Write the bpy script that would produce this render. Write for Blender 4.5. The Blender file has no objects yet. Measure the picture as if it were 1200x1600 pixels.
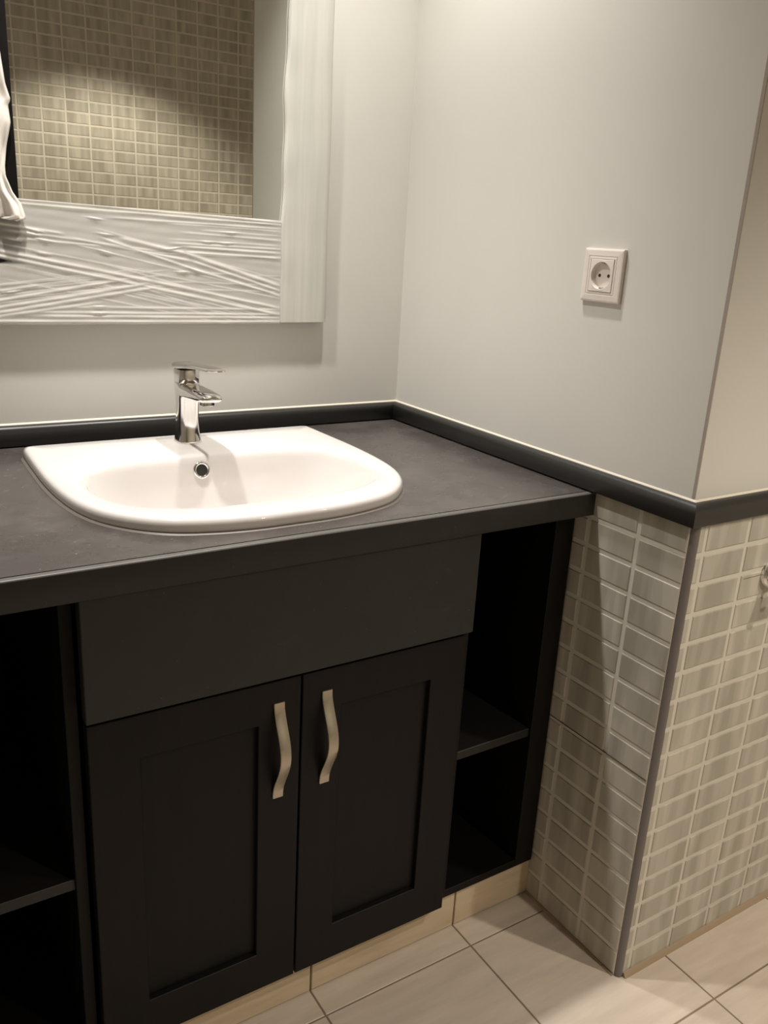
import bpy, bmesh, math, random
from mathutils import Vector, Matrix
random.seed(7)
S = bpy.context.scene
COL = S.collection

# ------------------------------------------------------------------ camera
cam_data = bpy.data.cameras.new('camera')
cam_data.sensor_fit = 'VERTICAL'
cam_data.sensor_height = 24.0
cam_data.lens = 1337.18 / 1600.0 * 24.0
cam_data.clip_start = 0.02
cam = bpy.data.objects.new('camera', cam_data)
COL.objects.link(cam)
RIGHT = Vector((0.84497265, -0.53208997, 0.05386538))
UP = Vector((0.11988566, 0.28660589, 0.95051801))
BACK = Vector((-0.52119924, -0.79670404, 0.30596409))
m = Matrix((RIGHT, UP, BACK)).transposed().to_4x4()
m.translation = Vector((-1.04605, -1.57669, 1.23447))
cam.matrix_world = m
S.camera = cam

# ------------------------------------------------------------------ world, lamps, exposure
W = bpy.data.worlds.new('world'); S.world = W
W.use_nodes = True
W.node_tree.nodes['Background'].inputs[0].default_value = (0.9, 0.87, 0.8, 1)
W.node_tree.nodes['Background'].inputs[1].default_value = 0.05
S.view_settings.view_transform = 'Standard'
S.view_settings.look = 'None'
S.view_settings.gamma = 1.0
S.view_settings.exposure = 0.2
S.view_settings.use_curve_mapping = False
WARM = (1.0, 0.95, 0.895)
WARMER = (1.0, 0.90, 0.77)

def spot(name, loc, power, angle, blend, color):
    d = bpy.data.lights.new(name, 'SPOT')
    d.energy = power; d.color = color
    d.spot_size = math.radians(angle); d.spot_blend = blend
    d.shadow_soft_size = 0.03
    o = bpy.data.objects.new(name, d); COL.objects.link(o)
    o.location = loc
    return o

LZ = 2.28
spot('ceiling_downlight_vanity_right', (-0.275, -0.287, LZ), 47, 94, 1.0, WARM)
spot('ceiling_downlight_vanity_left', (-0.780, -0.287, LZ), 68, 94, 1.0, WARM)
spot('ceiling_downlight_room', (0.12, -2.230, LZ), 46, 116, 0.45, WARMER)
spot('ceiling_downlight_side', (0.58, -1.80, LZ), 82, 112, 1.0, WARMER)

# ------------------------------------------------------------------ materials
def new_mat(name, base, rough=0.6, metal=0.0, spec=0.5, coat=0.0):
    mt = bpy.data.materials.new(name); mt.use_nodes = True
    b = mt.node_tree.nodes['Principled BSDF']
    b.inputs['Base Color'].default_value = (*base, 1)
    b.inputs['Roughness'].default_value = rough
    b.inputs['Metallic'].default_value = metal
    b.inputs['Specular IOR Level'].default_value = spec
    b.inputs['Coat Weight'].default_value = coat
    return mt

def N(mt, kind, **kw):
    n = mt.node_tree.nodes.new(kind)
    for k, v in kw.items(): setattr(n, k, v)
    return n

def L(mt, a, b): mt.node_tree.links.new(a, b)

def coords(mt, scale=(1, 1, 1), kind='Object', rot=(0, 0, 0)):
    if kind == 'Position':
        src = N(mt, 'ShaderNodeNewGeometry').outputs['Position']
    else:
        src = N(mt, 'ShaderNodeTexCoord').outputs[kind]
    mp = N(mt, 'ShaderNodeMapping')
    mp.inputs['Scale'].default_value = scale
    mp.inputs['Rotation'].default_value = rot
    L(mt, src, mp.inputs['Vector'])
    return mp.outputs['Vector']

def noise(mt, vec, scale, detail=3, rough=0.5):
    n = N(mt, 'ShaderNodeTexNoise')
    n.inputs['Scale'].default_value = scale
    n.inputs['Detail'].default_value = detail
    n.inputs['Roughness'].default_value = rough
    L(mt, vec, n.inputs['Vector'])
    return n.outputs['Fac']

def ramp(mt, fac, stops, interp='LINEAR'):
    r = N(mt, 'ShaderNodeValToRGB')
    r.color_ramp.interpolation = interp
    e = r.color_ramp.elements
    while len(e) < len(stops): e.new(0.5)
    for i, (p, c) in enumerate(stops):
        e[i].position = p; e[i].color = (*c, 1)
    L(mt, fac, r.inputs['Fac'])
    return r.outputs['Color']

def bump(mt, h, strength, dist=0.001):
    b = N(mt, 'ShaderNodeBump')
    b.inputs['Strength'].default_value = strength
    b.inputs['Distance'].default_value = dist
    L(mt, h, b.inputs['Height'])
    L(mt, b.outputs['Normal'], mt.node_tree.nodes['Principled BSDF'].inputs['Normal'])

def basecol(mt, c): L(mt, c, mt.node_tree.nodes['Principled BSDF'].inputs['Base Color'])

M = {}
p = M['plaster'] = new_mat('plaster', (0.70, 0.685, 0.635), 0.75, spec=0.3)
v = coords(p, kind='Position')
basecol(p, ramp(p, noise(p, v, 3.0, 4), [(0.3, (0.68, 0.665, 0.615)), (0.7, (0.72, 0.705, 0.655))]))
bump(p, noise(p, v, 90, 4), 0.12)

M['ceiling'] = new_mat('ceiling_paint', (0.75, 0.73, 0.69), 0.9)
M['grout'] = new_mat('wall_grout', (0.66, 0.625, 0.54), 0.8)

p = M['tile'] = new_mat('striped_wall_tile', (0.4, 0.37, 0.31), 0.42)
pos = N(p, 'ShaderNodeNewGeometry').outputs['Position']
sep = N(p, 'ShaderNodeSeparateXYZ'); L(p, pos, sep.inputs[0])
add = N(p, 'ShaderNodeMath', operation='ADD'); L(p, sep.outputs[0], add.inputs[0]); L(p, sep.outputs[1], add.inputs[1])
comb = N(p, 'ShaderNodeCombineXYZ')
L(p, add.outputs[0], comb.inputs[0])
zz = N(p, 'ShaderNodeMath', operation='MULTIPLY'); zz.inputs[1].default_value = 0.10
L(p, sep.outputs[2], zz.inputs[0]); L(p, zz.outputs[0], comb.inputs[1])
oi = N(p, 'ShaderNodeObjectInfo')
rr = N(p, 'ShaderNodeMath', operation='MULTIPLY'); rr.inputs[1].default_value = 0.05
L(p, oi.outputs['Random'], rr.inputs[0]); L(p, rr.outputs[0], comb.inputs[2])
basecol(p, ramp(p, noise(p, comb.outputs[0], 36, 1, 0.5),
                [(0.34, (0.385, 0.355, 0.297)), (0.40, (0.435, 0.405, 0.340)), (0.48, (0.445, 0.415, 0.350)), (0.53, (0.490, 0.460, 0.392)), (0.60, (0.500, 0.470, 0.402)), (0.65, (0.565, 0.530, 0.45))]))

p = M['floor_tile'] = new_mat('floor_tile', (0.42, 0.37, 0.32), 0.38)
v = coords(p, (1.2, 9, 1), 'Position', (0, 0, math.radians(-12)))
basecol(p, ramp(p, noise(p, v, 5, 5, 0.55), [(0.28, (0.52, 0.445, 0.37)), (0.5, (0.58, 0.50, 0.42)), (0.72, (0.64, 0.555, 0.47))]))
M['floor_grout'] = new_mat('floor_grout', (0.23, 0.175, 0.125), 0.85)

p = M['skirt'] = new_mat('plinth_tile', (0.45, 0.36, 0.25), 0.5)
v = coords(p, (2, 2, 12), 'Position')
basecol(p, ramp(p, noise(p, v, 4, 4), [(0.3, (0.56, 0.45, 0.31)), (0.7, (0.68, 0.56, 0.40))]))

def stone(name, base, dust, rough, amt):
    mt = new_mat(name, base, rough, spec=0.5)
    v = coords(mt, kind='Position')
    a = ramp(mt, noise(mt, v, 9, 8, 0.68), [(0.32, tuple(c * 0.82 for c in base)), (0.52, base), (0.72, tuple(c * 1.45 for c in base))])
    smear = ramp(mt, noise(mt, v, 22, 8, 0.75), [(0.50, (0, 0, 0)), (0.62, (amt * 0.10,) * 3), (0.72, (amt * 0.7,) * 3)])
    speck = ramp(mt, noise(mt, v, 150, 2, 0.5), [(0.735, (0, 0, 0)), (0.76, (amt * 1.3,) * 3)])
    mx = N(mt, 'ShaderNodeMath', operation='MAXIMUM')
    L(mt, smear, mx.inputs[0]); L(mt, speck, mx.inputs[1])
    mix = N(mt, 'ShaderNodeMix', data_type='RGBA')
    L(mt, mx.outputs[0], mix.inputs[0]); L(mt, a, mix.inputs[6]); mix.inputs[7].default_value = (*dust, 1)
    basecol(mt, mix.outputs[2])
    rmp = ramp(mt, noise(mt, v, 9, 4), [(0.3, (rough,) * 3), (0.7, (rough + 0.10,) * 3)])
    L(mt, rmp, mt.node_tree.nodes['Principled BSDF'].inputs['Roughness'])
    return mt
M['stone'] = stone('dark_stone', (0.077, 0.068, 0.064), (0.27, 0.255, 0.245), 0.22, 0.6)
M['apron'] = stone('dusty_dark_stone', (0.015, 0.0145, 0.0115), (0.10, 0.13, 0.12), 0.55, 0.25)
M['edge_highlight'] = new_mat('painted_edge_highlight', (0.115, 0.108, 0.10), 0.4)  # highlight along the counter's upper front edge, put into the colour
M['trim'] = new_mat('glazed_dark_trim', (0.028, 0.027, 0.025), 0.34)
p = M['wood'] = new_mat('black_brown_wood', (0.005, 0.0042, 0.004), 0.5, spec=0.2)
v = coords(p, (30, 30, 1.5), 'Position')
basecol(p, ramp(p, noise(p, v, 3, 4), [(0.3, (0.0045, 0.0038, 0.0037)), (0.7, (0.0065, 0.0055, 0.0052))]))
M['shelf'] = new_mat('shelf_board', (0.010, 0.008, 0.007), 0.5)
p = M['porcelain'] = new_mat('white_porcelain', (0.80, 0.765, 0.74), 0.09, coat=0.3)
M['porcelain'].node_tree.nodes['Principled BSDF'].inputs['Coat Roughness'].default_value = 0.03
M['chrome'] = new_mat('chrome', (0.80, 0.79, 0.78), 0.07, 1.0)
M['nickel'] = new_mat('satin_nickel', (0.47, 0.425, 0.35), 0.42, 1.0)
M['sealant'] = new_mat('grey_sealant', (0.20, 0.175, 0.155), 0.45)
M['dark'] = new_mat('dark_hole', (0.02, 0.018, 0.016), 0.6)
M['plastic'] = new_mat('white_plastic', (0.80, 0.74, 0.68), 0.35)
M['mirror'] = new_mat('mirror_glass', (0.86, 0.87, 0.83), 0.0, 1.0)
M['strip'] = new_mat('grey_edge_strip', (0.17, 0.15, 0.145), 0.5)
M['caulk'] = new_mat('cream_caulk', (0.80, 0.74, 0.62), 0.6)
M['dark_edge'] = new_mat('dark_corner_bead', (0.40, 0.35, 0.30), 0.8)
M['mortar'] = new_mat('tan_mortar', (0.36, 0.27, 0.18), 0.9)
p = M['foam'] = new_mat('white_foam', (0.70, 0.695, 0.645), 0.45, spec=0.4)
v = coords(p, (38, 38, 1.6), 'Position')
basecol(p, ramp(p, noise(p, v, 2.2, 4), [(0.3, (0.59, 0.60, 0.54)), (0.7, (0.69, 0.675, 0.62))]))
bump(p, noise(p, v, 2.2, 4), 0.35, 0.002)
M['foam_back'] = new_mat('white_foam_inner', (0.57, 0.55, 0.51), 0.7)

def film_mat(name, col, rough, attr):
    mt = new_mat(name, col, rough, spec=0.7)
    b = mt.node_tree.nodes['Principled BSDF']
    out = mt.node_tree.nodes['Material Output']
    tr = N(mt, 'ShaderNodeBsdfTransparent')
    mix = N(mt, 'ShaderNodeMixShader')
    a = N(mt, 'ShaderNodeAttribute', attribute_name=attr)
    L(mt, a.outputs['Fac'], mix.inputs[0]); L(mt, tr.outputs[0], mix.inputs[1]); L(mt, b.outputs[0], mix.inputs[2])
    L(mt, mix.outputs[0], out.inputs['Surface'])
    return mt
M['film'] = film_mat('stretch_film', (0.88, 0.86, 0.81), 0.10, 'layers')
M['flap'] = new_mat('bunched_film', (0.88, 0.84, 0.77), 0.25, spec=0.6)

# ------------------------------------------------------------------ helpers
ORG = {}          # world position of the thing a part belongs to

def box(bm, x0, x1, y0, y1, z0, z1, bev=0.0, seg=1):
    vs = [bm.verts.new((x, y, z)) for z in (z0, z1) for y in (y0, y1) for x in (x0, x1)]
    fs = [(0, 2, 3, 1), (4, 5, 7, 6), (0, 1, 5, 4), (2, 6, 7, 3), (0, 4, 6, 2), (1, 3, 7, 5)]
    f = [bm.faces.new([vs[i] for i in q]) for q in fs]
    if bev > 0:
        ed = list({e for q in f for e in q.edges})
        bmesh.ops.bevel(bm, geom=ed, offset=bev, segments=seg, affect='EDGES', clamp_overlap=True)

def loft(bm, rings, cap0=True, cap1=True, closed=True):
    R = [[bm.verts.new(q) for q in r] for r in rings]
    n = len(R[0])
    for a, b in zip(R, R[1:]):
        for i in range(n if closed else n - 1):
            j = (i + 1) % n
            bm.faces.new((a[i], a[j], b[j], b[i]))
    if cap0: bm.faces.new(list(reversed(R[0])))
    if cap1: bm.faces.new(R[-1])
    return R

def mesh_from(name, bm, mat, smooth=False, angle=40):
    bmesh.ops.recalc_face_normals(bm, faces=bm.faces)
    me = bpy.data.meshes.new(name)
    bm.to_mesh(me); bm.free()
    me.materials.append(mat)
    if smooth:
        for q in me.polygons: q.use_smooth = True
        try: me.set_sharp_from_angle(angle=math.radians(angle))
        except Exception: pass
    return me

def obj(name, bm, mat, parent=None, smooth=False, label=None, angle=40):
    me = mesh_from(name, bm, mat, smooth, angle)
    o = bpy.data.objects.new(name, me); COL.objects.link(o)
    if parent is not None:
        org = ORG.get(parent.name, Vector((0, 0, 0)))
        me.transform(Matrix.Translation(-org))
        o.parent = parent
        ORG[o.name] = org
    if label: o['label'] = label
    return o

def thing(name, label, cat, loc):
    o = bpy.data.objects.new(name, None); COL.objects.link(o)
    o.empty_display_size = 0.05
    o.location = loc; ORG[o.name] = Vector(loc)
    o['label'] = label; o['category'] = cat; o['kind'] = 'thing'
    return o

def tag(o, label, cat):
    o['label'] = label; o['category'] = cat; o['kind'] = 'thing'
    return o

def struct(name, bm, mat, **kw):
    o = obj(name, bm, mat, **kw); o['kind'] = 'structure'
    return o

def boxobj(name, b, mat, parent=None, bev=0.0, seg=1, label=None, smooth=False):
    bm = bmesh.new(); box(bm, *b, bev=bev, seg=seg)
    return obj(name, bm, mat, parent, label=label, smooth=smooth)

def sboxobj(name, b, mat, bev=0.0):
    o = boxobj(name, b, mat, bev=bev); o['kind'] = 'structure'
    return o

# ------------------------------------------------------------------ room shell
CZ = 2.31
YO = -2.845       # opposite tiled wall
YR = -0.810       # plaster of the wall beyond the outer corner
YT = -0.8225      # its tile face
TOPT = 0.852      # top of the wall tiling
floor = sboxobj('floor', (-1.9, 1.7, YO, 0.0, -0.08, -0.0015), M['floor_grout'])
sboxobj('ceiling', (-2.0, 1.8, YO - 0.1, 0.1, CZ, CZ + 0.08), M['ceiling'])
sboxobj('wall_back', (-1.9, 0.0, 0.0, 0.1, -0.08, CZ), M['plaster'])
wall_right = sboxobj('wall_right', (0.0, 0.1, YR, 0.1, -0.08, CZ), M['plaster'])
wall_return = sboxobj('wall_return', (0.1, 1.7, YR, YR + 0.1, -0.08, CZ), M['plaster'])
wall_front = sboxobj('wall_front', (-1.9, 1.7, YO - 0.1, YO, -0.08, CZ), M['grout'])
sboxobj('wall_left', (-2.0, -1.9, YO - 0.1, 0.1, -0.08, CZ), M['plaster'])
sboxobj('wall_side', (1.7, 1.8, YO - 0.1, YR + 0.1, -0.08, CZ), M['plaster'])

# wall tiles: chamfered slabs, one object each, meshes shared between equal sizes
TILE = {}
def tile_mesh(w, h, axis, mat, t=0.0016, c=0.0012):
    key = (round(w, 4), round(h, 4), axis, mat.name, t)
    if key in TILE: return TILE[key]
    bm = bmesh.new()
    slab(bm, 0, 0, 0, w, h, axis, t, c)
    TILE[key] = mesh_from('tile', bm, mat)
    return TILE[key]

def slab(bm, ox, oy, oz, w, h, axis, t, c):
    # axis 'x-': lies on a plane of constant x, faces -x, spans y (w) and z (h)
    prof = [(0, 0, 0), (0, 0, t - c * 0.8), (c, c, t)]
    rings = []
    for a, b, d in prof:
        r = [(-w / 2 + a, -h / 2 + b), (w / 2 - a, -h / 2 + b), (w / 2 - a, h / 2 - b), (-w / 2 + a, h / 2 - b)]
        if axis == 'x-': rings.append([(ox - d, oy + u, oz + q) for u, q in r])
        elif axis == 'y-': rings.append([(ox + u, oy - d, oz + q) for u, q in r])
        elif axis == 'y+': rings.append([(ox + u, oy + d, oz + q) for u, q in r])
        else: rings.append([(ox + u, oy + q, oz + d) for u, q in r])
    loft(bm, rings)

def add_tile(parent, cx, cy, cz, w, h, axis, mat, **kw):
    o = bpy.data.objects.new('tile', tile_mesh(w, h, axis, mat, **kw))
    COL.objects.link(o); o.location = (cx, cy, cz); o.parent = parent
    return o

G = 0.0082        # joint width of the wall tiling
rows = [0.004 + 0.05 * k for k in range(18)]
def spans(edges):
    return [(a + G / 2, b - G / 2) for a, b in zip(edges, edges[1:])]
zs = spans([0.002] + rows[1:17] + [TOPT + 0.004])

# right wall, below the dark trim
boxobj('grout', (-0.0014, 0.0, -0.8125, -0.40, 0.0, TOPT), M['grout'], wall_right)
hidden = bmesh.new()
for i, (a, b) in enumerate(spans([-0.8160, -0.7197, -0.6152, -0.5107, -0.4062])):
    for z0, z1 in zs:
        if z0 > 0.80 and a > -0.62: continue
        if i == 0: a = -0.8122
        add_tile(wall_right, -0.0014, (a + b) / 2, (z0 + z1) / 2, b - a, z1 - z0, 'x-', M['tile'])
hidden.free()
# wall beyond the outer corner
boxobj('grout', (0.0100, 1.7, YT + 0.0018, YR, 0.0, TOPT), M['grout'], wall_return)
xe = [0.0055, 0.0270] + [0.0270 + 0.1045 * k for k in range(1, 6)]
for a, b in spans(xe):
    if a < 0.02: a = 0.0102
    for z0, z1 in zs:
        add_tile(wall_return, (a + b) / 2, YT + 0.0018, (z0 + z1) / 2, b - a, z1 - z0, 'y-', M['tile'])
bm = bmesh.new()
for a, b in spans([xe[-1] + 0.1045 * k for k in range(11)]):
    for z0, z1 in zs:
        slab(bm, (a + b) / 2, YT + 0.0018, (z0 + z1) / 2, b - a, z1 - z0, 'y-', 0.0018, 0.0013)
o = obj('tile_field', bm, M['tile'], wall_return); o['kind'] = 'stuff'
# opposite wall, seen in the mirror
ox, oz = 0.3990, 0.0
far = bmesh.new()
for i, (a, b) in enumerate(spans([ox + 0.105 * k for k in range(-21, 13)])):
    for j, (z0, z1) in enumerate(spans([oz + 0.05 * k for k in range(0, 48)])):
        cx, cz = (a + b) / 2, (z0 + z1) / 2
        if -0.28 < cx < 0.98 and 1.22 < cz < 2.27:
            add_tile(wall_front, cx, YO, cz, b - a, z1 - z0, 'y+', M['tile'])
        else:
            slab(far, cx, YO, cz, b - a, z1 - z0, 'y+', 0.0018, 0.0013)
o = obj('tile_field', far, M['tile'], wall_front); o['kind'] = 'stuff'

M['crack'] = new_mat('dark_hairline', (0.10, 0.08, 0.06), 0.8)
boxobj('tile_joint', (-0.0034, -0.0010, -0.8115, -0.42, 0.4072, 0.4084), M['crack'], wall_right, label='thin dark joint between two large tiles')
boxobj('hairline_crack', (0.141, 0.187, YT + 0.0000, YT + 0.0010, 0.7436, 0.7444), M['crack'], wall_return, label='dark hairline crack beside the chrome bracket')
# floor tiles
FG = 0.0032
fx = [-0.1842 + 0.303 * k for k in range(-6, 7)]
fy = [-0.633 - 0.303 * k for k in range(0, 8)]
ffield = bmesh.new()
def floor_cell(x0, x1, y0, y1):
    x0 += FG / 2; x1 -= FG / 2; y0 += FG / 2; y1 -= FG / 2
    if x1 < -1.86 or x0 > 1.66: return
    cx, cy = (x0 + x1) / 2, (y0 + y1) / 2
    if -1.15 < cx < 0.75 and cy > -1.5:
        add_tile(floor, cx, cy, -0.0015, x1 - x0, y1 - y0, 'z', M['floor_tile'], t=0.0015, c=0.0008)
    else:
        slab(ffield, cx, cy, -0.0015, x1 - x0, y1 - y0, 'z', 0.0015, 0.0008)
for a, b in zip(fx, fx[1:]):
    floor_cell(a, b, fy[0], -0.560)
    for y1, y0 in zip(fy, fy[1:]):
        if a > 0.0 and y1 > YT: y1 = YT + 0.004
        floor_cell(a, b, max(y0, YO + 0.003), y1)
o = obj('tile_field', ffield, M['floor_tile'], floor); o['kind'] = 'stuff'

# plinth under the vanity, tiled
YP = -0.578
plinth = sboxobj('baseboard_back', (-1.06, -0.001, YP + 0.008, -0.2, 0.0, 0.084), M['floor_grout'])
for a, b in zip([-1.0932, -0.7902, -0.4872, -0.1842], [-0.7902, -0.4872, -0.1842, -0.0005]):
    a = max(a, -1.06) + 0.0018; b -= 0.0018
    add_tile(plinth, (a + b) / 2, YP + 0.008, 0.0425, b - a, 0.081, 'y-', M['skirt'], t=0.008, c=0.0012)

# dark pencil trim above the tiling (mitred), caulk line above it, corner profiles
def sweep(name, path_fn, prof, s0, s1, mat):
    bm = bmesh.new()
    loft(bm, [[path_fn(s, d, z) for d, z in prof] for s in (s0, s1)])
    return struct(name, bm, mat, smooth=True, angle=50)
TD, TZ0, TZ1 = 0.0165, 0.8525, 0.8875
prof = [(0, TZ0), (TD - 0.001, TZ0), (TD, TZ0 + 0.001)]
for k in range(0, 9):
    t = k / 8 * math.pi / 2
    prof.append((TD - 0.010 + 0.010 * math.cos(t), TZ1 - 0.013 + 0.013 * math.sin(t)))
prof += [(0, TZ1)]
back_fn = lambda s, d, z: ((-1.9 if s == 0 else -d), -d - 0.0002, z)
right_fn = lambda s, d, z: (-d - 0.0002, (-d if s == 0 else YT + 0.0105 - d), z)
ret_fn = lambda s, d, z: ((-d if s == 0 else 1.7), YT + 0.0105 - d, z)
sweep('trim_1', back_fn, prof, 0, 1, M['trim'])
sweep('trim_2', right_fn, prof, 0, 1, M['trim'])
sweep('trim_3', ret_fn, prof, 0, 1, M['trim'])
cp = [(0, TZ1), (0.0026, TZ1), (0.0020, TZ1 + 0.0012), (0.0, TZ1 + 0.0028)]
sweep('trim_4', back_fn, cp, 0, 1, M['caulk'])
sweep('trim_5', right_fn, cp, 0, 1, M['caulk'])
sweep('trim_6', ret_fn, [(d + 0.0, z) for d, z in cp], 0, 1, M['caulk'])
# grey quarter round strip on the tiled outer corner
bm = bmesh.new()
r = 0.0100
arc = [(r - r * math.cos(t), -0.8125 - r * math.sin(t)) for t in [k / 8 * math.pi / 2 for k in range(9)]] + [(r, -0.8125)]
loft(bm, [[(x, y, z) for x, y in arc] for z in (0.0, TOPT)])
struct('trim_7', bm, M['strip'], smooth=True, angle=50)
# darker corner bead on the plaster corner and tan mortar along the floor
sboxobj('trim_8', (-0.0006, 0.0012, YR - 0.0008, YR + 0.0045, TZ1 + 0.004, CZ), M['dark_edge'])
bm = bmesh.new()
loft(bm, [[(x, YT, 0.0), (x, YT - 0.007, 0.0), (x, YT - 0.003, 0.008), (x, YT, 0.010)] for x in (0.012, 1.7)])
struct('trim_9', bm, M['mortar'], smooth=True)
bm = bmesh.new()
loft(bm, [[(-0.0030, y, 0.0), (-0.0058, y, 0.0), (-0.0042, y, 0.003), (-0.0030, y, 0.004)] for y in (-0.812, -0.579)])
struct('trim_10', bm, M['mortar'], smooth=True)

# ------------------------------------------------------------------ washbasin outlines
SX, SY = -0.533, 0.0
half_out = [(0, -.577), (.06, -.576), (.12, -.566), (.17, -.548), (.208, -.518), (.238, -.477), (.257, -.425), (.267, -.36), (.271, -.28),
            (.270, -.19), (.2675, -.105), (.2655, -.094), (.259, -.087), (.248, -.085), (.15, -.084), (0, -.084)]
half_in = [(0, -.516), (.08, -.514), (.145, -.500), (.195, -.470), (.222, -.425), (.231, -.365), (.222, -.305), (.195, -.264), (.145, -.243), (.08, -.2385), (0, -.238)]
CEN = (0.0, -0.355)

def dense(half):
    pts = half + [(-x, y) for x, y in reversed(half[1:-1])]
    n = len(pts); out = []
    for i in range(n):
        p0, p1, p2, p3 = (Vector(pts[(i + k) % n]) for k in (-1, 0, 1, 2))
        for s in range(24):
            t = s / 24
            q = 0.5 * ((2 * p1) + (p2 - p0) * t + (2 * p0 - 5 * p1 + 4 * p2 - p3) * t * t + (3 * p1 - p0 - 3 * p2 + p3) * t ** 3)
            out.append(q)
    return out

def by_angle(half, angs):
    pts = dense(half)
    al = sorted(((math.atan2(q.y - CEN[1], q.x - CEN[0]), (q - Vector(CEN)).length) for q in pts))
    res = []
    for a in angs:
        lo = [(x, d) for x, d in al if x <= a][-1:] or [(al[-1][0] - 2 * math.pi, al[-1][1])]
        hi = [(x, d) for x, d in al if x > a][:1] or [(al[0][0] + 2 * math.pi, al[0][1])]
        (a0, d0), (a1, d1) = lo[0], hi[0]
        t = 0 if a1 == a0 else (a - a0) / (a1 - a0)
        d = d0 + (d1 - d0) * t
        res.append((CEN[0] + d * math.cos(a), CEN[1] + d * math.sin(a)))
    return res

NA = 256
angs = [-math.pi + 2 * math.pi * (k + 0.5) / NA for k in range(NA)]
OUT = by_angle(half_out, angs)
INN = by_angle(half_in, angs)
def inset(loop, d):
    n = len(loop); res = []
    for i in range(n):
        a, b = Vector(loop[i - 1]), Vector(loop[(i + 1) % n])
        t = (b - a).normalized()
        nrm = Vector((-t.y, t.x))            # left of a counter-clockwise loop: inwards
        q = Vector(loop[i]) + nrm * d
        res.append((q.x, q.y))
    return res

# ------------------------------------------------------------------ countertop with a basin cut-out
HC, TC, D = 0.85, 0.040, 0.6234
bm = bmesh.new()
x0, x1, y0, y1 = -1.06, -0.0040, -D + 0.010, -0.0015
outer = [(x0, y0), (x1, y0), (x1, y1), (x0, y1)]
hole = inset(OUT, 0.022)[::4]
vo = [bm.verts.new((x, y, HC)) for x, y in outer]
vh = [bm.verts.new((SX + x, y, HC)) for x, y in hole]
ed = [bm.edges.new((vo[i], vo[(i + 1) % 4])) for i in range(4)]
ed += [bm.edges.new((vh[i], vh[(i + 1) % len(vh)])) for i in range(len(vh))]
bmesh.ops.triangle_fill(bm, use_beauty=True, use_dissolve=False, edges=ed)
ext = bmesh.ops.extrude_face_region(bm, geom=list(bm.faces))
for q in ext['geom']:
    if isinstance(q, bmesh.types.BMVert): q.co.z -= TC
bm.edges.ensure_lookup_table()
fe = [e for e in bm.edges if all(abs(v.co.y - y0) < 1e-5 for v in e.verts) and abs(e.verts[0].co.z - e.verts[1].co.z) < 1e-5]
bmesh.ops.bevel(bm, geom=fe, offset=0.0025, segments=2, affect='EDGES')
counter = tag(obj('countertop', bm, M['stone']), 'dark grey stone countertop with dusty top around the white washbasin', 'countertop')
bm = bmesh.new()
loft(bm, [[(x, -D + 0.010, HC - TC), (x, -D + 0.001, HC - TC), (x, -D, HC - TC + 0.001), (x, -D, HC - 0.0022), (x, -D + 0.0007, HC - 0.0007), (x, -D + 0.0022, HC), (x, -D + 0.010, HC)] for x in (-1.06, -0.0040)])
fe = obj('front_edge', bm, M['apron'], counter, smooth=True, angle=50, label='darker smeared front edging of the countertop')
fe.data.materials.append(M['edge_highlight'])
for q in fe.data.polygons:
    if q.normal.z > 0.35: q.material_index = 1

# ------------------------------------------------------------------ vanity cabinet
van = thing('vanity_cabinet', 'black-brown vanity cabinet with two panelled doors and open end shelves', 'cabinet', (-0.53, -0.3, 0.086))
wood = M['wood']
CB, CT, CF = 0.086, HC - TC, -0.586
for nm, b in (('side_panel', (-0.049, -0.0065, CF, -0.03, CB, CT)), ('side_panel', (-1.06, -1.018, CF, -0.03, CB, CT)),
              ('partition', (-0.2335, -0.2175, CF, -0.048, CB + 0.016, CT)), ('partition', (-0.8565, -0.8405, CF, -0.048, CB + 0.016, CT)),
              ('bottom_panel', (-1.018, -0.049, CF, -0.048, CB, CB + 0.016)), ('back_panel', (-1.018, -0.049, -0.048, -0.03, CB, CT))):
    boxobj(nm, b, wood, van, bev=0.0008)
boxobj('shelf', (-0.2175, -0.049, CF + 0.006, -0.048, 0.373, 0.390), M['shelf'], van, bev=0.0008)
boxobj('shelf', (-1.018, -0.8565, CF + 0.006, -0.048, 0.373, 0.390), M['shelf'], van, bev=0.0008)

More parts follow.
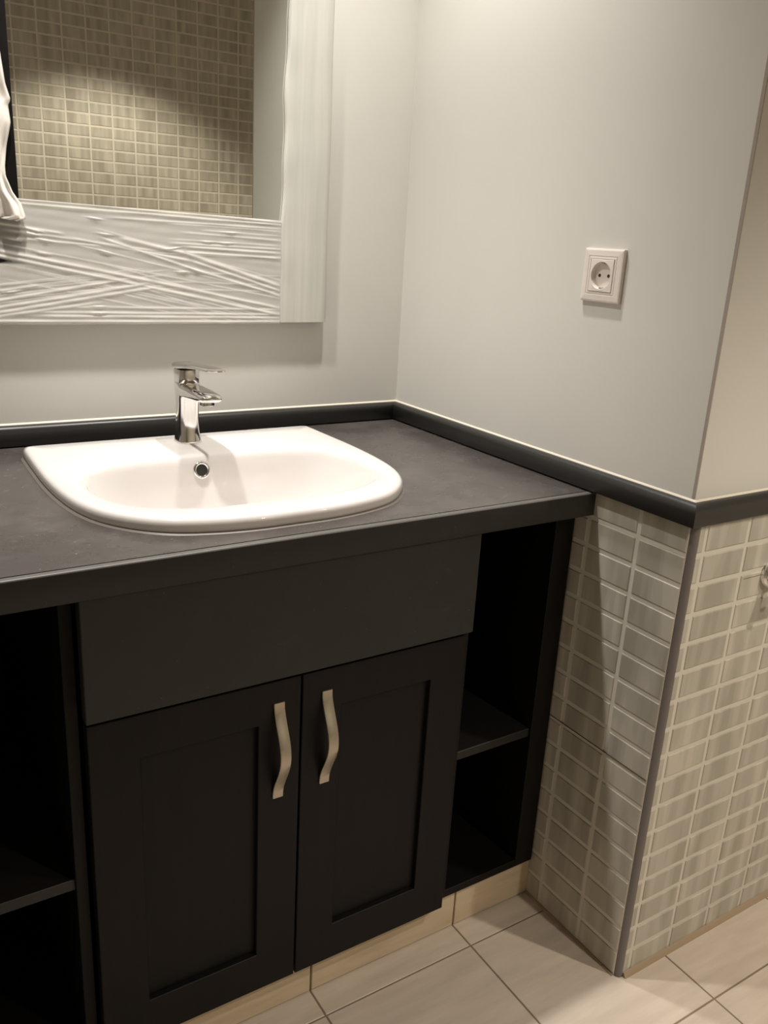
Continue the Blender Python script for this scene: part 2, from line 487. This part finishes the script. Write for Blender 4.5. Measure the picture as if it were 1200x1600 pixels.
boxobj('fascia', (-0.8385, -0.2365, -0.6185, -0.598, 0.6415, HC - TC - 0.0005), M['apron'], van, bev=0.0012,
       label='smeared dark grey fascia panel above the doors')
def door(x0, x1, hx, label):
    z0, z1, yf, yb = 0.0875, 0.632, -0.6055, -0.5865
    sw = 0.066
    bm = bmesh.new()
    ox = [x0, x0 + sw, x1 - sw, x1]; oz = [z0, z0 + sw + 0.004, z1 - sw, z1]
    # frame ring: front and back faces with the four inner and outer walls
    def ring(y, c=0.0):
        return ([(ox[0] + c, y, oz[0] + c), (ox[3] - c, y, oz[0] + c), (ox[3] - c, y, oz[3] - c), (ox[0] + c, y, oz[3] - c)],
                [(ox[1] - c, y, oz[1] - c), (ox[2] + c, y, oz[1] - c), (ox[2] + c, y, oz[2] + c), (ox[1] - c, y, oz[2] + c)])
    fo, fi = ring(yf, 0.001); mo, mi = ring(yf + 0.001); bo, bi = ring(yb)
    loops = [fi, fo, mo, bo, bi, mi]
    V = [[bm.verts.new(q) for q in lp] for lp in loops]
    for a, b in zip(V, V[1:] + V[:1]):
        for i in range(4):
            j = (i + 1) % 4
            bm.faces.new((a[i], a[j], b[j], b[i]))
    d = obj('door', bm, wood, van, label=label)
    boxobj('panel', (ox[1] - 0.0005, ox[2] + 0.0005, yf + 0.009, yf + 0.014, oz[1] - 0.0005, oz[2] + 0.0005), wood, d)
    # bowed strap handle
    hb = bmesh.new()
    hz0, hz1, hw = 0.4395, 0.5975, 0.0084
    rings = []
    n = 28
    for k in range(n + 1):
        t = k / n
        z = hz1 + (hz0 - hz1) * t
        def f(u): 
            u = min(max((u - 0.035) / 0.93, 0), 1)
            return 0.0245 * (0.5 - 0.5 * math.cos(2 * math.pi * u)) ** 0.8
        y = yf - 0.0002 - f(t)
        dy = (f(min(t + .01, 1)) - f(max(t - .01, 0))) / (0.02 * (hz1 - hz0)) if 0 < t < 1 else 0
        nv = Vector((0, -1, -dy)).normalized() * 0.0030
        ins = 0.0
        rings.append([(hx - hw, y, z), (hx + hw, y, z), (hx + hw, y + nv.y * 0.75, z + nv.z * 0.75), (hx + hw - 0.0009, y + nv.y, z + nv.z),
                      (hx - hw + 0.0009, y + nv.y, z + nv.z), (hx - hw, y + nv.y * 0.75, z + nv.z * 0.75)])
    loft(hb, rings)
    obj('handle', hb, M['nickel'], d, smooth=True, angle=35, label='bowed satin nickel strap handle')
    return d
door(-0.8355, -0.5355, -0.5705, None)
door(-0.5325, -0.2375, -0.4930, None)

# ------------------------------------------------------------------ washbasin
bm = bmesh.new()
def sring(loop, z): return [(SX + x, y, z) for x, y in loop]
rings = [sring(inset(OUT, 0.012), HC + 0.0005), sring(inset(OUT, 0.0035), HC + 0.0005), sring(inset(OUT, 0.001), HC + 0.0018),
         sring(OUT, HC + 0.006), sring(OUT, HC + 0.011), sring(inset(OUT, 0.0008), HC + 0.0145), sring(inset(OUT, 0.0028), HC + 0.0175),
         sring(inset(OUT, 0.006), HC + 0.0195), sring(inset(OUT, 0.010), HC + 0.0203)]
def mixl(a, b, t): return [((1 - t) * p[0] + t * q[0], (1 - t) * p[1] + t * q[1]) for p, q in zip(a, b)]
o10 = inset(OUT, 0.010)
for t, dz in ((0.35, 0.0203), (0.7, 0.0200), (0.92, 0.0194)):
    rings.append(sring(mixl(o10, INN, t), HC + dz))
for d, dz in ((0.0, 0.0180), (0.003, 0.0155), (0.006, 0.0110), (0.0085, 0.004)):
    rings.append(sring(inset(INN, d), HC + dz))
base = inset(INN, 0.0085)
BC = (0.0, -0.375)
for s, z in ((0.965, -0.015), (0.93, -0.035), (0.88, -0.058), (0.80, -0.082), (0.68, -0.100), (0.5, -0.112), (0.3, -0.118), (0.10, -0.120)):
    rings.append(sring([(BC[0] + (x - BC[0]) * s, BC[1] + (y - BC[1]) * s) for x, y in base], HC + z))
inner_bottom = rings[-1]
loft(bm, rings, cap0=False, cap1=True)
# underside shell so the bowl has thickness
under = [sring(inset(OUT, 0.012), HC + 0.0005)]
for s, z in ((0.0, -0.002), ):
    under.append(sring(inset(INN, -0.012), HC - 0.001))
for s, z in ((1.0, -0.03), (0.92, -0.07), (0.80, -0.100), (0.5, -0.128), (0.12, -0.135)):
    under.append(sring([(BC[0] + (x - BC[0]) * s, BC[1] + (y - BC[1]) * s) for x, y in inset(INN, -0.006)], HC + z))
loft(bm, under, cap0=False, cap1=True)
bmesh.ops.remove_doubles(bm, verts=bm.verts, dist=1e-6)
basin = tag(obj('washbasin', bm, M['porcelain'], smooth=True, angle=60), 'white D-shaped drop-in washbasin set in the dark countertop', 'sink')

bm = bmesh.new()
loft(bm, [[(SX + x, y, HC + z) for x, y in inset(OUT, d)] for d, z in ((0.001, 0.0030), (-0.0016, 0.0016), (-0.0042, 0.0002))], False, False)
obj('sealant_bead', bm, M['sealant'], basin, smooth=True, label='grubby grey sealant bead around the rim')

def torus_disc(center, normal, r_out, r_in, h, seg=40):
    # ring with rounded lip and a recessed dark cup; returns (ring bm, cup bm)
    nrm = Vector(normal).normalized()
    q = nrm.to_track_quat('Z', 'Y')
    def P(r, a, z): return tuple(Vector(center) + q @ Vector((r * math.cos(a), r * math.sin(a), z)))
    A = [2 * math.pi * k / seg for k in range(seg)]
    rb = bmesh.new()
    pr = [(r_out, -0.002), (r_out, h * 0.4), (r_out - h * 0.5, h), ((r_out + r_in) / 2, h * 1.15), (r_in + h * 0.5, h), (r_in, h * 0.3), (r_in, -0.002)]
    loft(rb, [[P(r, a, z) for a in A] for r, z in pr], False, False)
    cb = bmesh.new()
    loft(cb, [[P(r, a, z) for a in A] for r, z in ((r_in, 0.0004), (r_in * 0.97, 0.0003), (r_in * 0.6, 0.0003))], False, True)
    return rb, cb
rb, cb = torus_disc((-0.5475, -0.2492, 0.8452), (0, -1, 0.30), 0.0150, 0.0092, 0.0028)
ring = obj('overflow_ring', rb, M['chrome'], basin, smooth=True, label='chrome overflow ring at the back of the bowl')
obj('overflow_hole', cb, M['dark'], ring)
rb, cb = torus_disc((SX, BC[1], HC - 0.1185), (0, 0, 1), 0.031, 0.020, 0.003)
ring = obj('drain_ring', rb, M['chrome'], basin, smooth=True, label='chrome drain ring')
obj('drain_hole', cb, M['dark'], ring)

# ------------------------------------------------------------------ faucet
fc = thing('faucet', 'chrome single-lever basin mixer standing on the back rim of the washbasin', 'faucet', (-0.534, -0.146, 0.8703))
FX, FY, FZ = -0.534, -0.146, 0.8703
def sel(cx, cy, rx, ry, z, e=2.6, n=40):
    out = []
    for k in range(n):
        a = 2 * math.pi * k / n
        c, s = math.cos(a), math.sin(a)
        out.append((cx + rx * math.copysign(abs(c) ** (2 / e), c), cy + ry * math.copysign(abs(s) ** (2 / e), s), z))
    return out
bm = bmesh.new()
loft(bm, [sel(FX, FY - 0.001, 0.0225, 0.0245, FZ), sel(FX, FY - 0.001, 0.0228, 0.0248, FZ + 0.002), sel(FX, FY - 0.001, 0.0218, 0.0238, FZ + 0.006),
          sel(FX, FY - 0.0005, 0.0196, 0.0220, FZ + 0.022), sel(FX, FY, 0.0184, 0.0208, FZ + 0.045), sel(FX, FY - 0.001, 0.0184, 0.0212, FZ + 0.068),
          sel(FX, FY - 0.002, 0.0194, 0.0228, FZ + 0.080), sel(FX, FY - 0.002, 0.0202, 0.0236, FZ + 0.092), sel(FX, FY - 0.001, 0.0204, 0.0228, FZ + 0.1050),
          sel(FX, FY - 0.001, 0.0198, 0.0220, FZ + 0.1066)])
obj('body', bm, M['chrome'], fc, smooth=True, angle=60)
def bar(stations, e=3.0, n=28):
    # stations: (y, half width, z bottom, z top)
    bm = bmesh.new(); rr = []
    for y, hw, zb, zt in stations:
        r = []
        for k in range(n):
            a = 2 * math.pi * k / n; c, s = math.cos(a), math.sin(a)
            r.append((FX + hw * math.copysign(abs(c) ** (2 / e), c), y, (zb + zt) / 2 + (zt - zb) / 2 * math.copysign(abs(s) ** (2 / e), s)))
        rr.append(r)
    loft(bm, rr); return bm
obj('spout', bar([(-0.150, 0.0192, FZ + 0.078, FZ + 0.1056), (-0.168, 0.0202, FZ + 0.081, FZ + 0.1062), (-0.190, 0.0208, FZ + 0.0835, FZ + 0.1062), (-0.215, 0.0208, FZ + 0.0860, FZ + 0.1055),
              (-0.240, 0.0204, FZ + 0.0880, FZ + 0.1044), (-0.256, 0.0194, FZ + 0.0892, FZ + 0.1034), (-0.264, 0.0170, FZ + 0.0910, FZ + 0.1018), (-0.268, 0.0110, FZ + 0.0940, FZ + 0.0990)]),
    M['chrome'], fc, smooth=True, angle=60)
bm = bmesh.new()
loft(bm, [sel(FX, -0.240, r_, r_, z, 2.0, 28) for r_, z in ((0.0130, FZ + 0.090), (0.0130, FZ + 0.0835), (0.0115, FZ + 0.0825), (0.0095, FZ + 0.0840))])
obj('aerator', bm, M['chrome'], fc, smooth=True)
bm = bmesh.new()
loft(bm, [sel(FX, FY, 0.0192, 0.0205, FZ + 0.1056, 3.2), sel(FX, FY, 0.0197, 0.0210, FZ + 0.1076, 3.2), sel(FX, FY, 0.0197, 0.0210, FZ + 0.1270, 3.2), sel(FX, FY, 0.0190, 0.0203, FZ + 0.1290, 3.2)])
obj('cartridge_housing', bm, M['chrome'], fc, smooth=True, angle=50)
obj('lever', bar([(-0.1235, 0.0160, FZ + 0.1285, FZ + 0.1360), (-0.1255, 0.0192, FZ + 0.1265, FZ + 0.1385), (-0.150, 0.0200, FZ + 0.1275, FZ + 0.1400), (-0.175, 0.0198, FZ + 0.1325, FZ + 0.1418),
              (-0.205, 0.0185, FZ + 0.1370, FZ + 0.1440), (-0.240, 0.0168, FZ + 0.1405, FZ + 0.1464), (-0.275, 0.0150, FZ + 0.1430, FZ + 0.1482), (-0.290, 0.0128, FZ + 0.1445, FZ + 0.1486), (-0.2945, 0.0085, FZ + 0.1455, FZ + 0.1480)], e=3.4),
    M['chrome'], fc, smooth=True, angle=60)

# ------------------------------------------------------------------ mirror wrapped in film
mir = thing('mirror', 'dark-framed wall mirror still wrapped in white foam and stretch film', 'mirror', (-0.526, -0.001, 1.0635))
MX0, MX1, MZ0, MZ1 = -0.856, -0.197, 1.0635, 1.97
YF = -0.0175
for b in ((MX0, -0.7635, YF, -0.001, MZ0, MZ1), (-0.2680, MX1, YF, -0.001, MZ0, MZ1), (-0.7635, -0.2680, YF, -0.001, MZ0, 1.155), (-0.7635, -0.2680, YF, -0.001, MZ1 - 0.09, MZ1)):
    boxobj('frame_rail', b, M['wood'], mir, bev=0.0022, seg=2)
boxobj('glass', (-0.7625, -0.2690, -0.0120, -0.0100, 1.154, MZ1 - 0.089), M['mirror'], mir)
# foam sleeve on the right rail: rounded channel, gently wavy
bm = bmesh.new()
rr = []
nz = 60
for k in range(nz + 1):
    z = MZ0 - 0.0005 + (MZ1 - MZ0 + 0.001) * k / nz
    wv = 0.0010 * math.sin(z * 31) + 0.0008 * math.sin(z * 67 + 1)
    wl = 0.0016 * math.sin(z * 23 + 2) - 0.0012 * math.cos(z * 51)
    xi = -0.2985 + 0.012 * min(max((z - 1.06) / 0.57, 0), 1) + wl
    xr = MX1 + 0.0030 + 0.0008 * math.sin(z * 19)
    rr.append([(xi, -0.0125, z), (xi + 0.0005, YF - 0.0018 + wv * .3, z), (xi + 0.004, YF - 0.0030 + wv * .4, z), (xi + 0.020, YF - 0.0026 + wv * .8, z), (xi + 0.034, YF - 0.0030 - wv * .5, z),
               (xi + 0.055, YF - 0.0027 + wv * .5, z), (xr - 0.014, YF - 0.0029, z), (xr - 0.005, YF - 0.0022, z), (xr - 0.001, YF + 0.0010, z), (xr, YF + 0.006, z), (xr, -0.0050, z), (xr - 0.003, -0.0045, z)])
loft(bm, rr, False, False, closed=False)
foam = obj('foam_sleeve', bm, M['foam'], mir, smooth=True, angle=80, label='white foam sleeve around the right side of the frame')
# foam behind the film along the bottom
boxobj('foam_scrap', (MX0 + 0.001, -0.7604, YF - 0.0015, YF - 0.0003, MZ0 + 0.001, 1.159), M['foam_back'], mir, label='white foam strip at the lower left under the film')
boxobj('foam_sheet', (-0.7600, -0.2950, YF - 0.0015, YF - 0.0003, MZ0 + 0.001, 1.249), M['foam_back'], mir, label='white foam sheet under the film')
# the stretch film along the bottom: a surface with real rope-like creases
creases = [((-0.8600, 1.2625), (-0.298, 1.2501), .0030, .0030), ((-0.8600, 1.2555), (-0.2979, 1.2443), .0024, .0020), ((-0.6222, 1.2399), (-0.2977, 1.2374), .002, .0014),
 ((-0.7818, 1.2113), (-0.5462, 1.1884), .0022, .0018), ((-0.6018, 1.2075), (-0.4877, 1.1862), .0034, .0028), ((-0.4877, 1.1862), (-0.2998, 1.1323), .0040, .0034),
 ((-0.8200, 1.1825), (-0.5478, 1.1358), .0034, .0034), ((-0.5478, 1.1358), (-0.2991, 1.0899), .0032, .0030), ((-0.8200, 1.1745), (-0.571, 1.1287), .0032, .0032), ((-0.571, 1.1287), (-0.2988, 1.0776), .0034, .0030),
 ((-0.6345, 1.206), (-0.4761, 1.1598), .0026, .0022), ((-0.4761, 1.1598), (-0.2995, 1.1142), .0026, .0024), ((-0.6874, 1.2037), (-0.4759, 1.1732), .0024, .0020), ((-0.4759, 1.1732), (-0.2995, 1.1232), .0026, .0022),
 ((-0.4875, 1.1972), (-0.3009, 1.1929), .0026, .0024), ((-0.4877, 1.1884), (-0.3008, 1.1835), .0026, .0022), ((-0.511, 1.2029), (-0.3011, 1.1999), .0022, .0016), ((-0.49, 1.222), (-0.30, 1.216), .002, .0014),
 ((-0.8500, 1.0925), (-0.5933, 1.1392), .0030, .0026), ((-0.8500, 1.0815), (-0.5595, 1.1311), .0034, .0030), ((-0.8500, 1.0735), (-0.5363, 1.1271), .0034, .0028), ((-0.8500, 1.0690), (-0.6504, 1.0972), .0030, .0022),
 ((-0.7463, 1.0818), (-0.2988, 1.0776), .0026, .0022), ((-0.7467, 1.0754), (-0.2987, 1.0715), .0028, .0024), ((-0.8600, 1.0672), (-0.2986, 1.0641), .0026, .0028), ((-0.6938, 1.0904), (-0.299, 1.0874), .0024, .002),
 ((-0.8036, 1.1155), (-0.7434, 1.1257), .0026, .002), ((-0.7601, 1.1743), (-0.5481, 1.1247), .002, .0012), ((-0.79, 1.2005), (-0.64, 1.193), .002, .0016), ((-0.80, 1.222), (-0.70, 1.2105), .0022, .0018)]
rnd = random.Random(3)
for k in range(34):       # finer strands running with the three main directions
    t = rnd.random()
    if k % 3 == 0:
        z = 1.20 - 0.10 * t; creases.append(((-0.80 + 0.2 * rnd.random(), z + 0.02), (-0.30, z - 0.055 - 0.02 * t), .0014, .0010))
    elif k % 3 == 1:
        z = 1.075 + 0.05 * t; creases.append(((-0.86, z), (-0.62 + 0.1 * rnd.random(), z + 0.038), .0014, .0010))
    else:
        z = 1.07 + 0.18 * t; creases.append(((-0.60 + 0.15 * rnd.random(), z + 0.003), (-0.30, z), .0014, .0009))
NX, NZ = 250, 240
FX0, FX1 = MX0 - 0.0025, -0.2975
import numpy as np
XS = np.linspace(FX0, FX1, NX + 1)
TT = np.linspace(0, 1, NZ + 1)
top = 1.2610 + (XS - (-0.75)) * (1.2525 - 1.2610) / 0.45
bot = np.full_like(XS, MZ0 - 0.0022)
X = np.repeat(XS[:, None], NZ + 1, 1)
Z = bot[:, None] + (top - bot)[:, None] * TT[None, :]
H = np.zeros_like(X); DN = np.zeros_like(X)
for (ax, az), (bx, bz), w, h in creases:
    dx, dz = bx - ax, bz - az
    LL = math.hypot(dx, dz)
    u = ((X - ax) * dx + (Z - az) * dz) / LL ** 2
    dd = np.abs((X - ax) * dz - (Z - az) * dx) / LL
    fade = np.clip(np.minimum(u + 0.06, 1.06 - u) / 0.12, 0, 1)
    g_ = np.exp(-(dd / w) ** 2) * fade
    H = np.maximum(H, h * g_) + 0.25 * np.minimum(H, h * g_)
    DN = np.maximum(DN, g_ * min(1.0, 0.35 + h / 0.0035))
H += 0.0004 * np.sin(Z * 420 + X * 40) + 0.0003 * np.sin(Z * 260 - X * 70)
for cx, cz, tilt in ((-0.6458, 1.2375, -.1), (-0.6288, 1.2126, -.1), (-0.629, 1.1832, -.25), (-0.5089, 1.1942, .15), (-0.7841, 1.1148, .15), (-0.6452, 1.0918, 0), (-0.6458, 1.0808, 0),
                     (-0.7479, 1.2070, -.2), (-0.7426, 1.2132, -.2), (-0.7319, 1.1774, -.15), (-0.4943, 1.1537, 0), (-0.4450, 1.2078, 0), (-0.775, 1.198, -.15), (-0.73, 1.199, -.15), (-0.47, 1.158, -.3), (-0.41, 1.207, 0), (-0.40, 1.226, 0)):
    uu = (X - cx); vv = (Z - cz) - tilt * uu
    g_ = np.exp(-((uu / 0.013) ** 2 + (vv / 0.0015) ** 2))
    H += 0.0042 * g_ * (1 + 0.2 * np.sin(uu * 700)); DN = np.maximum(DN, g_)  # raised streaks, whitened to stand for glints on the film
Y = YF - 0.0022 - 0.32 * H
# a slit in the film where the dark frame shows
slit = np.exp(-(((X + 0.812) / 0.022) ** 2 + ((Z - 1.164) / 0.0035) ** 2))
alpha = np.clip(0.36 + 0.60 * DN - 0.9 * slit, 0.0, 0.96)
left = np.clip((X + 0.745) / 0.03, 0, 1)
verts = [(float(X[i, j]), float(Y[i, j]), float(Z[i, j])) for i in range(NX + 1) for j in range(NZ + 1)]
faces = [(i * (NZ + 1) + j, (i + 1) * (NZ + 1) + j, (i + 1) * (NZ + 1) + j + 1, i * (NZ + 1) + j + 1) for i in range(NX) for j in range(NZ)]
me = bpy.data.meshes.new('stretch_film'); me.from_pydata(verts, [], faces)
at = me.attributes.new('layers', 'FLOAT', 'POINT')
at.data.foreach_set('value', alpha.ravel().astype('float32'))
for q in me.polygons: q.use_smooth = True
me.materials.append(M['film'])
me.transform(Matrix.Translation(-ORG[mir.name]))
film = bpy.data.objects.new('stretch_film', me); COL.objects.link(film); film.parent = mir; ORG[film.name] = ORG[mir.name]
film['label'] = 'glossy creased stretch film around the bottom of the frame'
# torn end of the film hanging over the left side
edge = [(1.2264, -0.7710), (1.2296, -0.7560), (1.2516, -0.7615), (1.27, -0.7740), (1.2932, -0.7828), (1.3073, -0.7826), (1.3404, -0.7773), (1.3734, -0.7693),
        (1.3978, -0.7711), (1.4055, -0.7669), (1.4271, -0.7735), (1.4706, -0.7775), (1.5341, -0.8000), (1.62, -0.8200), (1.70, -0.832)]
def xe_at(z):
    for (z0, a), (z1, b) in zip(edge, edge[1:]):
        if z <= z1:
            t = min(max((z - z0) / (z1 - z0), 0), 1)
            return a + (b - a) * t
    return edge[-1][1]
bm = bmesh.new(); rr = []
for k in range(111):
    z = 1.2264 + (1.70 - 1.2264) * k / 110
    xr = xe_at(z); xl = MX0 - 0.004
    r = []
    for j in range(41):
        s = j / 40
        x = xl + (xr - xl) * s
        fold = 0.0032 * math.sin(s * 19 + z * 9) + 0.0022 * math.sin(s * 37 - z * 23) + 0.0012 * math.sin(z * 90 + s * 11)
        r.append((x, YF - 0.0125 - fold + (0.004 if j == 40 else 0), z + 0.010 * (1 - s) * max(0, 1 - k / 12)))
    rr.append(r)
loft(bm, rr, False, False, closed=False)
flap = obj('torn_film', bm, M['flap'], film, smooth=True, angle=180, label='torn milky film hanging over the bare left side of the frame')
sm = flap.modifiers.new('thick', 'SOLIDIFY'); sm.thickness = 0.0008

# ------------------------------------------------------------------ power socket
sk = thing('power_socket', 'white square wall socket with a round recessed outlet on the plaster', 'socket', (0.0, -0.5755, 1.194))
SYC, SZC, HW = -0.5755, 1.1942, 0.0415
bm = bmesh.new()
A = lambda h, x: [(x, SYC + u * h, SZC + q * h * 0.98) for u, q in ((1, -1), (-1, -1), (-1, 1), (1, 1))]
loft(bm, [A(HW - 0.0005, -0.0002), A(HW, -0.0045), A(HW - 0.0008, -0.0060), A(HW - 0.0030, -0.0068), A(0.0305, -0.0074), A(0.0300, -0.0068), A(0.0290, -0.0068), A(0.0285, -0.0074), A(0.0258, -0.0076), A(0.0252, -0.004)], False, False)
obj('frame', bm, M['plastic'], sk)
bm = bmesh.new()
n = 48
def sq(k, h, x):
    a = 2 * math.pi * k / n; c, s = math.cos(a), math.sin(a); f_ = h / max(abs(c), abs(s))
    return (x, SYC - f_ * c, SZC + f_ * s)
def ci(k, r_, x):
    a = 2 * math.pi * k / n
    return (x, SYC - r_ * math.cos(a), SZC + r_ * math.sin(a))
loft(bm, [[sq(k, 0.0246, -0.002) for k in range(n)], [sq(k, 0.0246, -0.0078) for k in range(n)], [sq(k, 0.0240, -0.0083) for k in range(n)], [ci(k, 0.0212, -0.0086) for k in range(n)],
          [ci(k, 0.0205, -0.0080) for k in range(n)], [ci(k, 0.0197, -0.0008) for k in range(n)], [ci(k, 0.004, -0.0006) for k in range(n)]], False, True)
ins = obj('outlet_insert', bm, M['plastic'], sk, smooth=True, angle=30)
for dy in (-0.0095, 0.0095):
    bm = bmesh.new()
    loft(bm, [[(x, SYC + dy + r_ * math.cos(a), SZC + r_ * math.sin(a)) for a in [2 * math.pi * k / 20 for k in range(20)]] for r_, x in ((0.0027, -0.0007), (0.0026, -0.0012))])
    obj('pin_hole', bm, M['dark'], ins)
for dz in (-1, 1):
    boxobj('earth_clip', (-0.0070, -0.0010, SYC - 0.0025, SYC + 0.0025, SZC + dz * 0.0190 - 0.0008, SZC + dz * 0.0190 + 0.0008), M['nickel'], ins)

# ------------------------------------------------------------------ chrome wall bracket at the right edge of the picture
hk = thing('wall_bracket', 'round chrome bracket on the striped tiles beyond the outer corner', 'bracket', (0.206, YT - 0.0024, 0.742))
def cyl(cx, cz, rys):
    bm = bmesh.new()
    loft(bm, [[(cx + r_ * math.cos(a), y, cz + r_ * math.sin(a)) for a in [2 * math.pi * k / 36 for k in range(36)]] for r_, y in rys])
    return bm
HY = YT - 0.0001
obj('flange', cyl(0.208, 0.742, [(0.0215, HY), (0.0215, HY - 0.007), (0.019, HY - 0.010), (0.010, HY - 0.011)]), M['chrome'], hk, smooth=True, angle=40)
obj('post', cyl(0.208, 0.742, [(0.0085, HY - 0.0105), (0.0085, HY - 0.052), (0.0075, HY - 0.054)]), M['chrome'], hk, smooth=True, angle=40)
bm = bmesh.new()
loft(bm, [[(x, HY - 0.044 + 0.006 * math.cos(a), 0.742 + 0.006 * math.sin(a)) for a in [2 * math.pi * k / 20 for k in range(20)]] for x in (0.217, 0.340)])
obj('arm', bm, M['chrome'], hk, smooth=True, angle=40)
